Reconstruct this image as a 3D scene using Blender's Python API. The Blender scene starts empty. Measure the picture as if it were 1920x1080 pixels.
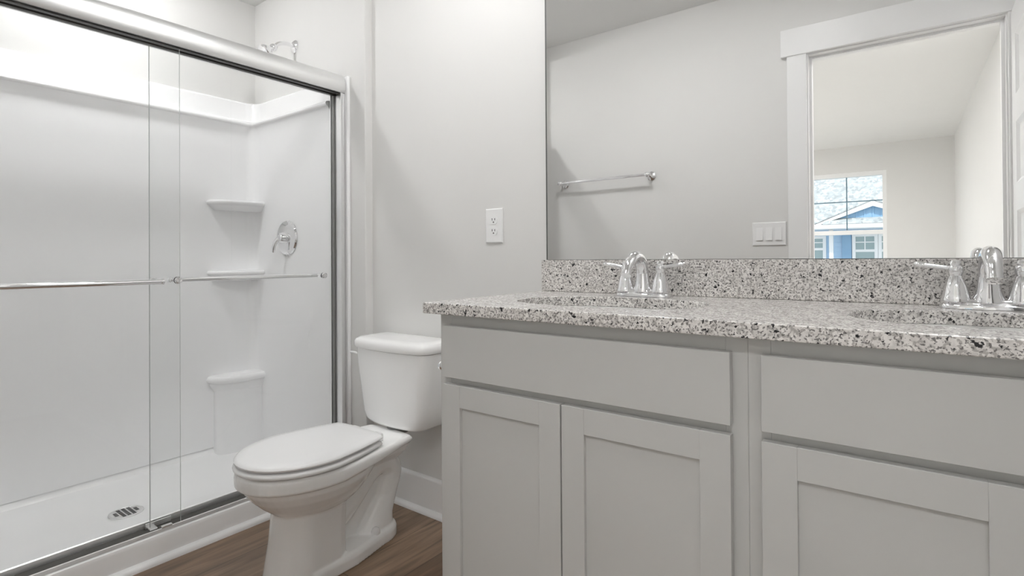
import bpy, bmesh, math, random
from mathutils import Vector, Matrix
R = math.radians
PI = math.pi
S = bpy.context.scene
COL = S.collection

# ---------------------------------------------------------------- camera, world, sun, exposure
cam_d = bpy.data.cameras.new('camera')
cam = bpy.data.objects.new('camera', cam_d)
COL.objects.link(cam)
cam_d.sensor_width = 36.0
cam_d.lens = 36.0 * 1017.05 / 1920.0
cam_d.shift_y = -62.635 / 1920.0
cam_d.clip_start = 0.01
cam_d.clip_end = 200
rot = (Matrix.Rotation(R(36.723), 3, 'Z') @ Matrix.Rotation(R(0.3742), 3, 'X') @ Matrix.Rotation(R(0.3795), 3, 'Y'))
right, fwd, up = rot @ Vector((1, 0, 0)), rot @ Vector((0, 1, 0)), rot @ Vector((0, 0, 1))
m = Matrix((right, up, -fwd)).transposed().to_4x4()
m.translation = (0.0, -1.52, 0.997)
cam.matrix_world = m
S.camera = cam

W = bpy.data.worlds.new('world')
S.world = W
W.use_nodes = True
wn = W.node_tree.nodes
wn['Background'].inputs[0].default_value = (0.90, 0.95, 1.0, 1)
wn['Background'].inputs[1].default_value = 1.15
sun_d = bpy.data.lights.new('sun', 'SUN')
sun_d.energy = 2.2
sun_d.angle = R(0.6)
sun = bpy.data.objects.new('sun', sun_d)
COL.objects.link(sun)
sun.rotation_euler = (R(-38), R(22), 0)      # shines towards -Y, on the neighbour's front
sun.location = (0, 6, 12)

S.view_settings.view_transform = 'Standard'
S.view_settings.look = 'None'
S.view_settings.gamma = 1.0
S.view_settings.use_curve_mapping = False
S.view_settings.exposure = 0.60
S.cycles.caustics_reflective = False
S.cycles.caustics_refractive = False
S.cycles.sample_clamp_indirect = 6.0
S.cycles.max_bounces = 16
S.cycles.diffuse_bounces = 8
S.cycles.transparent_max_bounces = 24

LAMP_SHOWER, LAMP_ROOM, FILL_BED = 175.0, 68.0, 800.0     # lens emission strengths

# ---------------------------------------------------------------- materials
def base_mat(name):
    mt = bpy.data.materials.new(name)
    mt.use_nodes = True
    return mt, mt.node_tree, mt.node_tree.nodes['Principled BSDF']

def setp(b, **k):
    names = dict(color='Base Color', rough='Roughness', metal='Metallic', spec='Specular IOR Level', coat='Coat Weight', coatr='Coat Roughness')
    for a, v in k.items():
        b.inputs[names[a]].default_value = (*v, 1) if a == 'color' else v

def paint(name, col, rough=0.5, bump=0.0, scale=300, var=0.015, **k):
    """painted / moulded surface with a faint mottling and an optional fine bump"""
    mt, t, b = base_mat(name)
    setp(b, rough=rough, **k)
    tc = t.nodes.new('ShaderNodeTexCoord')
    n = t.nodes.new('ShaderNodeTexNoise')
    n.inputs['Scale'].default_value = 3.0
    n.inputs['Detail'].default_value = 3.0
    t.links.new(tc.outputs['Object'], n.inputs['Vector'])
    mr = t.nodes.new('ShaderNodeMixRGB')
    mr.inputs[1].default_value = (*[c * (1 - var) for c in col], 1)
    mr.inputs[2].default_value = (*[min(1, c * (1 + var)) for c in col], 1)
    t.links.new(n.outputs['Fac'], mr.inputs[0])
    t.links.new(mr.outputs[0], b.inputs['Base Color'])
    if bump:
        n2 = t.nodes.new('ShaderNodeTexNoise')
        n2.inputs['Scale'].default_value = scale
        t.links.new(tc.outputs['Object'], n2.inputs['Vector'])
        bp = t.nodes.new('ShaderNodeBump')
        bp.inputs['Strength'].default_value = bump
        bp.inputs['Distance'].default_value = 0.001
        t.links.new(n2.outputs['Fac'], bp.inputs['Height'])
        t.links.new(bp.outputs[0], b.inputs['Normal'])
    return mt

def metal(name, col, rough, brushed=None):
    mt, t, b = base_mat(name)
    setp(b, color=col, rough=rough, metal=1.0)
    if brushed:
        tc = t.nodes.new('ShaderNodeTexCoord')
        mp = t.nodes.new('ShaderNodeMapping')
        mp.inputs['Scale'].default_value = brushed
        n = t.nodes.new('ShaderNodeTexNoise')
        n.inputs['Scale'].default_value = 1.0
        t.links.new(tc.outputs['Object'], mp.inputs[0])
        t.links.new(mp.outputs[0], n.inputs['Vector'])
        mm = t.nodes.new('ShaderNodeMapRange')
        mm.inputs['To Min'].default_value = rough * 0.8
        mm.inputs['To Max'].default_value = rough * 1.25
        t.links.new(n.outputs['Fac'], mm.inputs['Value'])
        t.links.new(mm.outputs[0], b.inputs['Roughness'])
    return mt

def thin_glass(name, tint, ior=1.45):
    mt = bpy.data.materials.new(name)
    mt.use_nodes = True
    t = mt.node_tree
    for n in list(t.nodes):
        t.nodes.remove(n)
    o = t.nodes.new('ShaderNodeOutputMaterial')
    tr = t.nodes.new('ShaderNodeBsdfTransparent')
    tr.inputs[0].default_value = (*tint, 1)
    gl = t.nodes.new('ShaderNodeBsdfGlossy')
    gl.inputs['Roughness'].default_value = 0.0
    fr = t.nodes.new('ShaderNodeFresnel')
    fr.inputs[0].default_value = ior
    geo = t.nodes.new('ShaderNodeNewGeometry')
    sub = t.nodes.new('ShaderNodeMath')          # only the outward face of the sheet reflects
    sub.operation = 'SUBTRACT'
    sub.inputs[0].default_value = 1.0
    t.links.new(geo.outputs['Backfacing'], sub.inputs[1])
    mul = t.nodes.new('ShaderNodeMath')
    mul.operation = 'MULTIPLY'
    t.links.new(fr.outputs[0], mul.inputs[0])
    t.links.new(sub.outputs[0], mul.inputs[1])
    mx = t.nodes.new('ShaderNodeMixShader')
    t.links.new(mul.outputs[0], mx.inputs[0])
    t.links.new(tr.outputs[0], mx.inputs[1])
    t.links.new(gl.outputs[0], mx.inputs[2])
    t.links.new(mx.outputs[0], o.inputs[0])
    return mt

def lamp_mat(name, strength, col=(1, 1, 1)):
    mt, t, b = base_mat(name)
    setp(b, color=(0.9, 0.9, 0.9), rough=0.5)
    b.inputs['Emission Color'].default_value = (*col, 1)
    b.inputs['Emission Strength'].default_value = strength
    return mt

def granite_mat():
    mt, t, b = base_mat('speckled_granite')
    setp(b, rough=0.2, spec=0.35)
    L = t.links.new
    tc = t.nodes.new('ShaderNodeTexCoord')
    def noise(scale, off, detail=2.0, lo=0.5, hi=0.6, amount=1.0):
        a = t.nodes.new('ShaderNodeVectorMath'); a.operation = 'ADD'
        a.inputs[1].default_value = off
        L(tc.outputs['Object'], a.inputs[0])
        n = t.nodes.new('ShaderNodeTexNoise')
        n.inputs['Scale'].default_value = scale
        n.inputs['Detail'].default_value = detail
        n.inputs['Roughness'].default_value = 0.55
        L(a.outputs[0], n.inputs['Vector'])
        r = t.nodes.new('ShaderNodeMapRange')
        r.inputs['From Min'].default_value = lo
        r.inputs['From Max'].default_value = hi
        r.inputs['To Max'].default_value = amount
        L(n.outputs['Fac'], r.inputs['Value'])
        return r.outputs[0]
    def mix(fac, a, col):
        m_ = t.nodes.new('ShaderNodeMixRGB')
        if isinstance(a, tuple):
            m_.inputs[1].default_value = (*a, 1)
        else:
            L(a, m_.inputs[1])
        m_.inputs[2].default_value = (*col, 1)
        L(fac, m_.inputs[0])
        return m_.outputs[0]
    c = mix(noise(60, (0, 0, 0), 3, 0.40, 0.60), (0.84, 0.815, 0.79), (0.66, 0.635, 0.61))
    c = mix(noise(140, (3, 1, 2), 2, 0.52, 0.59, 0.75), c, (0.36, 0.335, 0.32))
    c = mix(noise(240, (5, 2, 9), 1.5, 0.555, 0.62, 0.88), c, (0.13, 0.12, 0.118))
    c = mix(noise(110, (1, 8, 4), 2.5, 0.635, 0.665), c, (0.022, 0.021, 0.023))
    L(c, b.inputs['Base Color'])
    return mt

def plank_mat():
    mt, t, b = base_mat('brown_vinyl_plank')
    L = t.links.new
    setp(b, rough=0.38)
    tc = t.nodes.new('ShaderNodeTexCoord')
    mp = t.nodes.new('ShaderNodeMapping')
    mp.inputs['Rotation'].default_value = (0, 0, R(90))
    mp.inputs['Location'].default_value = (0.31, 0.055, 0)
    L(tc.outputs['Object'], mp.inputs[0])
    br = t.nodes.new('ShaderNodeTexBrick')
    br.offset = 0.37
    br.inputs['Color1'].default_value = (0.165, 0.108, 0.071, 1)
    br.inputs['Color2'].default_value = (0.275, 0.190, 0.130, 1)
    br.inputs['Mortar'].default_value = (0.035, 0.024, 0.017, 1)
    br.inputs['Scale'].default_value = 1.0
    br.inputs['Mortar Size'].default_value = 0.0009
    br.inputs['Brick Width'].default_value = 1.22
    br.inputs['Row Height'].default_value = 0.178
    L(mp.outputs[0], br.inputs['Vector'])
    mp2 = t.nodes.new('ShaderNodeMapping')
    mp2.inputs['Scale'].default_value = (26, 2.6, 1)
    L(tc.outputs['Object'], mp2.inputs[0])
    n = t.nodes.new('ShaderNodeTexNoise')
    n.inputs['Scale'].default_value = 1.0
    n.inputs['Detail'].default_value = 6
    n.inputs['Distortion'].default_value = 1.2
    L(mp2.outputs[0], n.inputs['Vector'])
    r = t.nodes.new('ShaderNodeValToRGB')
    e = r.color_ramp.elements
    e[0].position, e[0].color = 0.25, (0.36, 0.34, 0.32, 1)
    e[1].position, e[1].color = 0.75, (1.35, 1.32, 1.28, 1)
    L(n.outputs['Fac'], r.inputs[0])
    mx = t.nodes.new('ShaderNodeMixRGB'); mx.blend_type = 'MULTIPLY'; mx.inputs[0].default_value = 0.85
    L(br.outputs['Color'], mx.inputs[1]); L(r.outputs[0], mx.inputs[2])
    L(mx.outputs[0], b.inputs['Base Color'])
    return mt

def shingle_mat(name, c1, c2):
    mt, t, b = base_mat(name)
    L = t.links.new
    setp(b, rough=0.9)
    tc = t.nodes.new('ShaderNodeTexCoord')
    v = t.nodes.new('ShaderNodeTexVoronoi')
    mp = t.nodes.new('ShaderNodeMapping'); mp.inputs['Scale'].default_value = (16, 10, 10)
    L(tc.outputs['Object'], mp.inputs[0]); L(mp.outputs[0], v.inputs['Vector'])
    v.inputs['Scale'].default_value = 1.0
    s = t.nodes.new('ShaderNodeSeparateColor'); L(v.outputs['Color'], s.inputs[0])
    mx = t.nodes.new('ShaderNodeMixRGB')
    mx.inputs[1].default_value = (*c1, 1); mx.inputs[2].default_value = (*c2, 1)
    L(s.outputs[0], mx.inputs[0]); L(mx.outputs[0], b.inputs['Base Color'])
    return mt

M = {}
M['wall'] = paint('wall_paint', (0.74, 0.735, 0.722), 0.65, bump=0.08, scale=180)
M['ceil'] = paint('ceiling_paint', (0.80, 0.80, 0.79), 0.8)
M['trim'] = paint('white_trim_paint', (0.86, 0.86, 0.86), 0.36)
M['door'] = paint('white_door_paint', (0.85, 0.85, 0.85), 0.35)
M['acrylic'] = paint('white_acrylic', (0.89, 0.89, 0.895), 0.13, var=0.004)
M['pan'] = paint('white_shower_base', (0.90, 0.90, 0.90), 0.2, var=0.004)
M['porcelain'] = paint('white_porcelain', (0.925, 0.925, 0.92), 0.07, var=0.003)
M['plastic'] = paint('white_plastic', (0.86, 0.86, 0.86), 0.25, var=0.003)
M['cabinet'] = paint('grey_cabinet_paint', (0.575, 0.573, 0.560), 0.42, bump=0.03, scale=400)
M['cabinet_in'] = paint('dark_cabinet_gap', (0.10, 0.10, 0.095), 0.7)
M['chrome'] = metal('polished_chrome', (0.90, 0.90, 0.91), 0.04)
M['alu'] = metal('satin_aluminium', (0.86, 0.86, 0.86), 0.36)
M['groove_shade'] = paint('painted_groove_shade', (0.055, 0.053, 0.048), 0.4)  # shade of the door tracks put into the colour
M['gasket'] = paint('grey_jamb_gasket', (0.20, 0.20, 0.195), 0.35)
M['edge_light'] = paint('pale_glass_edge', (0.78, 0.80, 0.79), 0.2)
M['rubber'] = paint('black_rubber', (0.02, 0.02, 0.02), 0.6)
M['dark'] = paint('dark_slot', (0.03, 0.03, 0.03), 0.6)
M['glass'] = thin_glass('clear_shower_glass', (0.984, 0.987, 0.986))
M['edge'] = paint('green_grey_glass_edge', (0.50, 0.52, 0.515), 0.2)
M['mirror_edge'] = paint('dark_mirror_edge', (0.09, 0.09, 0.085), 0.4)
M['pane'] = thin_glass('window_glass', (0.95, 0.97, 0.98))
M['mirror'] = metal('mirror_silver', (0.955, 0.955, 0.95), 0.0)
M['granite'] = granite_mat()
M['floor'] = plank_mat()
M['carpet'] = paint('beige_carpet', (0.56, 0.545, 0.52), 0.95, bump=0.5, scale=250)
M['muntin'] = paint('blue_grey_muntin', (0.16, 0.25, 0.31), 0.4)
M['lampA'] = lamp_mat('shower_lamp_lens', LAMP_SHOWER)
M['lampB'] = lamp_mat('ceiling_lamp_lens', LAMP_ROOM)
M['fillD'] = lamp_mat('entry_fill_lens', LAMP_ROOM * 0.10)  # lens of the added fill light inside the doorway
M['lampE'] = lamp_mat('bright_wide_lamp_lens', LAMP_ROOM * 0.60)
M['fillF'] = lamp_mat('doorway_fill_lens', 110.0)  # lens of the added fill light outside the doorway
M['fillC'] = lamp_mat('bedroom_fill_lens', FILL_BED)  # lens of the added bedroom fill light
M['siding'] = paint('blue_siding', (0.46, 0.63, 0.80), 0.6)
M['shutter'] = paint('blue_shutter', (0.27, 0.45, 0.64), 0.6)
M['hwhite'] = paint('exterior_white', (0.88, 0.88, 0.88), 0.5)
M['hglass'] = paint('house_window_glass', (0.34, 0.44, 0.45), 0.06)
M['hglass'].node_tree.nodes['Principled BSDF'].inputs['Specular IOR Level'].default_value = 1.0
M['roof'] = shingle_mat('pale_grey_shingles', (0.30, 0.32, 0.32), (0.50, 0.52, 0.51))
M['drive'] = paint('concrete_drive', (0.42, 0.42, 0.40), 0.9)

# ---------------------------------------------------------------- mesh helpers
def bm_new():
    return bmesh.new()

def box(bm, x0, x1, y0, y1, z0, z1, bev=0.0, seg=2):
    r = bmesh.ops.create_cube(bm, size=1.0)
    vs = r['verts']
    for v in vs:
        v.co = Vector(((x0 + x1) / 2 + v.co.x * (x1 - x0), (y0 + y1) / 2 + v.co.y * (y1 - y0), (z0 + z1) / 2 + v.co.z * (z1 - z0)))
    if bev:
        es = list({e for v in vs for e in v.link_edges})
        bmesh.ops.bevel(bm, geom=es, offset=bev, offset_type='OFFSET', segments=seg, profile=0.5, affect='EDGES', clamp_overlap=True)
    return bm

def ring_loft(bm, rings, cap0=True, cap1=True, closed=True):
    rows = [[bm.verts.new(p) for p in r] for r in rings]
    n = len(rows[0])
    for a, b in zip(rows, rows[1:]):
        for i in range(n if closed else n - 1):
            j = (i + 1) % n
            try:
                bm.faces.new((a[i], a[j], b[j], b[i]))
            except ValueError:
                pass
    if closed and cap0:
        bm.faces.new(rows[0][::-1])
    if closed and cap1:
        bm.faces.new(rows[-1])
    return rows

def frame_axes(d):
    d = d.normalized()
    a = Vector((0, 0, 1)) if abs(d.z) < 0.9 else Vector((1, 0, 0))
    u = a.cross(d).normalized()
    return u, d.cross(u).normalized()

def tube(bm, pts, rad, seg=16, cap=True):
    pts = [Vector(p) for p in pts]
    n = len(pts)
    rad = [rad] * n if isinstance(rad, (int, float)) else rad
    rings = []
    u = None
    for i, p in enumerate(pts):
        d = (pts[min(i + 1, n - 1)] - pts[max(i - 1, 0)]).normalized()
        if u is None:
            u, v = frame_axes(d)
        else:
            u = (u - d * u.dot(d)).normalized()
            v = d.cross(u).normalized()
        rings.append([p + (u * math.cos(2 * PI * k / seg) + v * math.sin(2 * PI * k / seg)) * rad[i] for k in range(seg)])
    ring_loft(bm, rings, cap, cap)
    return bm

def smooth_path(ctrl, n=8):
    """Catmull-Rom through control points"""
    P = [Vector(c) for c in ctrl]
    P = [2 * P[0] - P[1]] + P + [2 * P[-1] - P[-2]]
    out = []
    for i in range(1, len(P) - 2):
        for k in range(n):
            t = k / n
            a, b, c, d = P[i - 1], P[i], P[i + 1], P[i + 2]
            out.append(0.5 * ((2 * b) + (c - a) * t + (2 * a - 5 * b + 4 * c - d) * t * t + (3 * b - a - 3 * c + d) * t ** 3))
    out.append(P[-2])
    return out

def lathe(bm, prof, o=(0, 0, 0), axis='Z', seg=32, ring=False):
    """prof: (radius, height) pairs along the axis"""
    o = Vector(o)
    ax = {'Z': (Vector((1, 0, 0)), Vector((0, 1, 0)), Vector((0, 0, 1))),
          '-Y': (Vector((1, 0, 0)), Vector((0, 0, 1)), Vector((0, -1, 0))),
          'Y': (Vector((0, 0, 1)), Vector((1, 0, 0)), Vector((0, 1, 0))),
          'X': (Vector((0, 1, 0)), Vector((0, 0, 1)), Vector((1, 0, 0))),
          '-X': (Vector((0, 0, 1)), Vector((0, 1, 0)), Vector((-1, 0, 0))),
          '-Z': (Vector((0, 1, 0)), Vector((1, 0, 0)), Vector((0, 0, -1)))}[axis]
    rings = [[o + (ax[0] * math.cos(2 * PI * k / seg) + ax[1] * math.sin(2 * PI * k / seg)) * max(r, 1e-5) + ax[2] * h for k in range(seg)] for r, h in prof]
    if ring:
        ring_loft(bm, rings + rings[:1], False, False)
        bmesh.ops.remove_doubles(bm, verts=bm.verts[:], dist=1e-6)
    else:
        ring_loft(bm, rings)
    return bm

def extrude_profile(bm, prof, axis, a, b):
    """prof: closed list of 2-D points; axis 'Y': (x,z) swept y=a..b; axis 'X': (y,z) swept x=a..b; axis 'Z': (x,y) swept"""
    def p3(p, t):
        return {'Y': (p[0], t, p[1]), 'X': (t, p[0], p[1]), 'Z': (p[0], p[1], t)}[axis]
    ring_loft(bm, [[p3(p, a) for p in prof], [p3(p, b) for p in prof]])
    return bm

def obj(name, bm, mat, parent=None, smooth=False, angle=35):
    bmesh.ops.recalc_face_normals(bm, faces=bm.faces[:])
    me = bpy.data.meshes.new(name)
    if smooth:
        for f in bm.faces:
            f.smooth = True
        for e in bm.edges:
            if len(e.link_faces) == 2 and e.calc_face_angle(0) > R(angle):
                e.smooth = False
    bm.to_mesh(me)
    bm.free()
    o = bpy.data.objects.new(name, me)
    COL.objects.link(o)
    me.materials.append(M[mat] if isinstance(mat, str) else mat)
    if parent:
        o.parent = parent
        o.matrix_parent_inverse = Matrix.Translation(-Vector(parent.location)) if parent.type == 'EMPTY' else Matrix()
    return o

def thing(name, label, cat, loc=(0, 0, 0), group=None):
    """an Empty at the thing's base; its parts are modelled in world space"""
    o = bpy.data.objects.new(name, None)
    o.empty_display_size = 0.05
    COL.objects.link(o)
    o.location = loc
    o['label'] = label
    o['category'] = cat
    if group:
        o['group'] = group
    return o

def tag(o, label, cat, group=None):
    o['label'] = label
    o['category'] = cat
    if group:
        o['group'] = group
    return o

def struct(name, bm, mat, smooth=False):
    o = obj(name, bm, mat, None, smooth)
    o['kind'] = 'structure'
    return o

def subpart(name, bm, mat, parent, smooth=False, angle=35):
    """child of a mesh part whose own origin is the world origin of its thing's frame"""
    o = obj(name, bm, mat, None, smooth, angle)
    o.parent = parent
    o.matrix_parent_inverse = Matrix.Identity(4)
    root = parent
    while root.parent:
        root = root.parent
    return o

# ---------------------------------------------------------------- the room shell
YW = -1.63          # wall with the doorway
XR = 0.56           # right wall
XL = -2.79          # wall behind the shower
YS = -1.54         # its other end wall
YC = -0.037         # shower end wall, furred out from the vanity wall
XC = -1.885         # where it steps back
HC = 2.44
HS = 2.335          # ceiling over the shower
DX0, DX1, DH = -0.444, 0.322, 2.035

struct('floor', box(bm_new(), XL - 0.1, XR + 0.1, YW - 0.06, 0.1, -0.05, 0.0), 'floor')
struct('ceiling', box(bm_new(), -2.05, XR + 0.1, YW - 0.05, 0.1, HC, HC + 0.1), 'ceil')
struct('ceiling_shower', box(bm_new(), XL - 0.1, -2.05, YW - 0.05, 0.1, HS, HC + 0.1), 'ceil')
struct('wall_back', box(bm_new(), XC, XR + 0.1, 0.0, 0.1, 0, HC), 'wall')
struct('wall_back_shower', box(bm_new(), XL - 0.1, XC, YC, 0.1, 0, HC, 0.004, 2), 'wall')
struct('wall_left', box(bm_new(), XL - 0.1, XL, YW - 0.1, YC, 0, HC), 'wall')
struct('wall_front_shower', box(bm_new(), XL - 0.1, -2.045, YW - 0.02, YS, 0, HC), 'wall')
struct('wall_right', box(bm_new(), XR, XR + 0.1, YW - 0.12, 0.0, 0, HC), 'wall')
b = bm_new()
box(b, XL, DX0 - 0.02, YW - 0.115, YW, 0, HC)
box(b, DX1 + 0.02, XR, YW - 0.115, YW, 0, HC)
box(b, DX0 - 0.02, DX1 + 0.02, YW - 0.115, YW, DH + 0.02, HC)
struct('wall_front', b, 'wall')

def quarter(r, n=5):
    return [(0, 0)] + [(r * math.cos(PI / 2 * k / n), r * math.sin(PI / 2 * k / n)) for k in range(n + 1)]

b = bm_new()
extrude_profile(b, [(0, 0), (-0.014, 0), (-0.014, 0.128), (-0.012, 0.134), (-0.006, 0.139), (0, 0.14)], 'X', XC, -0.962)
extrude_profile(b, [(-0.014 - p[0], p[1]) for p in quarter(0.019)], 'X', XC, -0.962)
struct('baseboard_back', b, 'trim', True)
b = bm_new()
extrude_profile(b, [(XC, 0), (XC + 0.014, 0), (XC + 0.014, 0.128), (XC + 0.012, 0.134), (XC, 0.14)], 'Y', YC, -0.016)
extrude_profile(b, [(YC, 0), (YC - 0.014, 0), (YC - 0.014, 0.128), (YC - 0.012, 0.134), (YC, 0.14)], 'X', -1.975, XC + 0.014)
struct('baseboard_shower', b, 'trim')
b = bm_new()
extrude_profile(b, [(YW, 0), (YW + 0.014, 0), (YW + 0.014, 0.128), (YW + 0.012, 0.134), (YW, 0.14)], 'X', -2.01, DX0 - 0.09)
struct('baseboard_front', b, 'trim')
b = bm_new()
extrude_profile(b, [(-2.018 + p[0] * 0.9, p[1] * 0.95) for p in quarter(0.022)], 'Y', YS + 0.001, YC - 0.014)
struct('trim_1', b, 'trim', True)          # shoe moulding along the shower curb

# door casing and jamb (bathroom side and bedroom side)
b = bm_new()
for (y0, y1) in ((YW, YW + 0.018), (YW - 0.133, YW - 0.115)):
    box(b, DX0 - 0.09, DX0, y0, y1, 0, DH, 0.0015)
    box(b, DX1, DX1 + 0.09, y0, y1, 0, DH, 0.0015)
box(b, DX0 - 0.118, DX1 + 0.118, YW, YW + 0.024, DH, DH + 0.14, 0.002)
box(b, DX0 - 0.118, DX1 + 0.118, YW - 0.139, YW - 0.115, DH, DH + 0.14, 0.002)
struct('trim_2', b, 'trim')
b = bm_new()
JW = 0.02
box(b, DX0 - 0.014, DX0 + 0.006, YW - 0.117, YW + 0.002, 0, DH - 0.006)
box(b, DX1 - 0.006, DX1 + 0.014, YW - 0.117, YW + 0.002, 0, DH - 0.006)
box(b, DX0 - 0.0145, DX1 + 0.0145, YW - 0.1165, YW + 0.0015, DH - 0.006, DH + 0.014)
box(b, DX0 + 0.006, DX0 + 0.018, YW - 0.0755, YW - 0.0395, 0, DH - 0.018)
box(b, DX1 - 0.018, DX1 - 0.006, YW - 0.0755, YW - 0.0395, 0, DH - 0.018)
box(b, DX0 + 0.006, DX1 - 0.006, YW - 0.075, YW - 0.04, DH - 0.018, DH - 0.006)
struct('trim_3', b, 'trim')

# ---------------------------------------------------------------- the bedroom behind the camera (seen in the mirror)
BY = -6.9
struct('floor_bedroom', box(bm_new(), -3.4, 0.9, BY - 0.15, YW - 0.06, -0.05, 0.004), 'carpet')
struct('ceiling_bedroom', box(bm_new(), -3.4, 0.9, BY - 0.15, YW - 0.05, HC, HC + 0.1), 'ceil')
WX0, WX1, WZ0, WZ1 = -1.19, -0.30, 0.72, 2.10
b = bm_new()
box(b, -3.4, WX0, BY - 0.15, BY, 0, HC)
box(b, WX1, 0.9, BY - 0.15, BY, 0, HC)
box(b, WX0, WX1, BY - 0.15, BY, 0, WZ0)
box(b, WX0, WX1, BY - 0.15, BY, WZ1, HC)
struct('wall_bedroom_far', b, 'wall')
struct('wall_bedroom_left', box(bm_new(), -3.4, -3.3, BY, YW - 0.1, 0, HC), 'wall')
b = bm_new()
ring_loft(b, [[(0.464, YW - 0.1155, z), (0.70, YW - 0.1155, z), (0.70, BY, z), (0.377, BY, z)] for z in (0, HC)])
struct('wall_bedroom_right', b, 'wall')
# window_1: white single-hung unit
b = bm_new()
fy0, fy1 = BY - 0.10, BY - 0.02
fw = 0.045
box(b, WX0, WX0 + fw, fy0, fy1, WZ0, WZ1, 0.002)
box(b, WX1 - fw, WX1, fy0, fy1, WZ0, WZ1, 0.002)
box(b, WX0 + fw, WX1 - fw, fy0, fy1, WZ1 - fw - 0.015, WZ1, 0.002)
box(b, WX0 + fw, WX1 - fw, fy0, fy1, WZ0, WZ0 + fw, 0.002)
box(b, WX0 + fw, WX1 - fw, fy0 + 0.01, fy1 - 0.01, 1.277, 1.335, 0.003)
win = struct('window_1', b, 'trim')
b = bm_new()
box(b, -0.747, -0.733, BY - 0.062, BY - 0.05, 1.335, WZ1 - fw - 0.015)
box(b, WX0 + fw, WX1 - fw, BY - 0.063, BY - 0.049, 1.709, 1.723)
o = obj('muntin', b, 'muntin', win)
o['label'] = 'blue-grey muntin bars of the upper sash'
obj('window_pane', box(bm_new(), WX0 + fw, WX1 - fw, BY - 0.072, BY - 0.068, WZ0 + fw, WZ1 - fw - 0.015), 'pane', win)
b = bm_new()
box(b, WX0 - 0.03, WX1 + 0.03, BY, BY + 0.03, WZ0 - 0.02, WZ0, 0.003)
box(b, WX0, WX1, BY - 0.02, BY, WZ0 - 0.02, WZ0)
obj('window_sill', b, 'trim', win)

# ---------------------------------------------------------------- lamps and added fill lights
def recessed(name, x, y, z, mat, label, r=0.075, group=None, dome=0.0):
    t = thing(name, label, 'light', (x, y, z), group)
    b = bm_new()
    lathe(b, [(r, 0.0), (r + 0.018, 0.0), (r + 0.020, 0.004), (r + 0.012, 0.009), (r, 0.010)], (x, y, z), '-Z', 40, True)
    obj('trim_ring', b, 'plastic', t, True)
    b = bm_new()
    if dome:
        lathe(b, [(r, 0.001)] + [(r * math.cos(PI / 2 * k / 8), 0.004 + dome * math.sin(PI / 2 * k / 8)) for k in range(9)], (x, y, z), '-Z', 40)
    else:
        lathe(b, [(r, 0.001), (r, 0.006), (r * 0.6, 0.008), (0.0, 0.0085)], (x, y, z), '-Z', 40)
    obj('lens', b, mat, t, True)
    return t

recessed('ceiling_light', -2.40, -0.78, HS, 'lampA', 'small round domed light on the shower ceiling', 0.046, None, 0.036)
recessed('ceiling_light.001', -1.15, -0.62, HC, 'lampE', 'round domed ceiling light between the toilet and the vanity', 0.12, None, 0.06)
recessed('ceiling_light.002', 0.42, -0.19, HC, 'lampB', 'round recessed ceiling light above the right end of the vanity', 0.075)
recessed('fill_light_entry', -0.45, -0.92, HC, 'fillD', 'added unseen fill light in the ceiling just inside the doorway', 0.15)  # fill lamp, added to light the vanity fronts from above
recessed('fill_light_doorway', 0.12, -2.36, HC, 'fillF', 'added unseen fill light on the bedroom ceiling outside the bathroom doorway', 0.10)  # added lamp, shines through the doorway on vanity and toilet
recessed('fill_light_bedroom', -2.5, -4.5, HC, 'fillC', 'added unseen fill light in the middle of the bedroom ceiling', 0.09)  # added to brighten the bedroom, kept out of the mirror's view

# ---------------------------------------------------------------- shower: pan, surround, fittings
PX0, PX1 = -2.775, -2.018      # back edge, outer face of the curb
PY0, PY1 = YS, YC
t = thing('shower_pan', 'white shower base with a raised curb beside the wooden floor', 'shower base', (-2.4, -0.8, 0))
b = bm_new()
# cross-section of the pan swept along Y (x, z), as an open tray
prof = [(PX1, 0.0), (PX1, 0.076), (PX1 - 0.004, 0.086), (PX1 - 0.012, 0.090), (PX1 - 0.085, 0.090), (PX1 - 0.100, 0.083),
        (PX1 - 0.112, 0.060), (PX1 - 0.135, 0.052), (-2.42, 0.040), (PX0 + 0.045, 0.050), (PX0 + 0.022, 0.058), (PX0 + 0.012, 0.078), (PX0 + 0.004, 0.086), (PX0, 0.088), (PX0, 0.0)]
extrude_profile(b, prof, 'Y', PY0, PY1)
obj('tray', b, 'pan', t, True, 30)
for (ya, yb, s) in ((PY1, PY1 - 0.055, -1), (PY0, PY0 + 0.055, 1)):
    b = bm_new()                          # raised rims at both ends of the tray
    extrude_profile(b, [(ya, 0.03), (ya, 0.088), (ya + s * 0.012, 0.088), (ya + s * 0.020, 0.080), (ya + s * 0.028, 0.062), (ya + s * 0.055, 0.047), (ya + s * 0.055, 0.03)], 'X', PX0 + 0.002, PX1 - 0.09)
    obj('tray_rim', b, 'pan', t, True, 30)
dr = bm_new()
lathe(dr, [(0.0, 0.0), (0.056, 0.0), (0.056, 0.003), (0.052, 0.005), (0.047, 0.0045), (0.045, 0.003), (0.0, 0.003)], (-2.412, -0.745, 0.0415), 'Z', 40)
d = obj('drain', dr, 'alu', t, True)
d['label'] = 'round metal drain grate'
b = bm_new()
for i in range(-3, 4):
    for j in range(-2, 3):
        x, y = i * 0.0115, j * 0.0165
        if math.hypot(x, y) < 0.040:
            box(b, -2.412 + x - 0.0034, -2.412 + x + 0.0034, -0.745 + y - 0.0058, -0.745 + y + 0.0058, 0.0448, 0.0452)
s_ = obj('grate_slots', b, 'dark', None)
s_.parent = d
s_.matrix_parent_inverse = Matrix.Identity(4)

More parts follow.
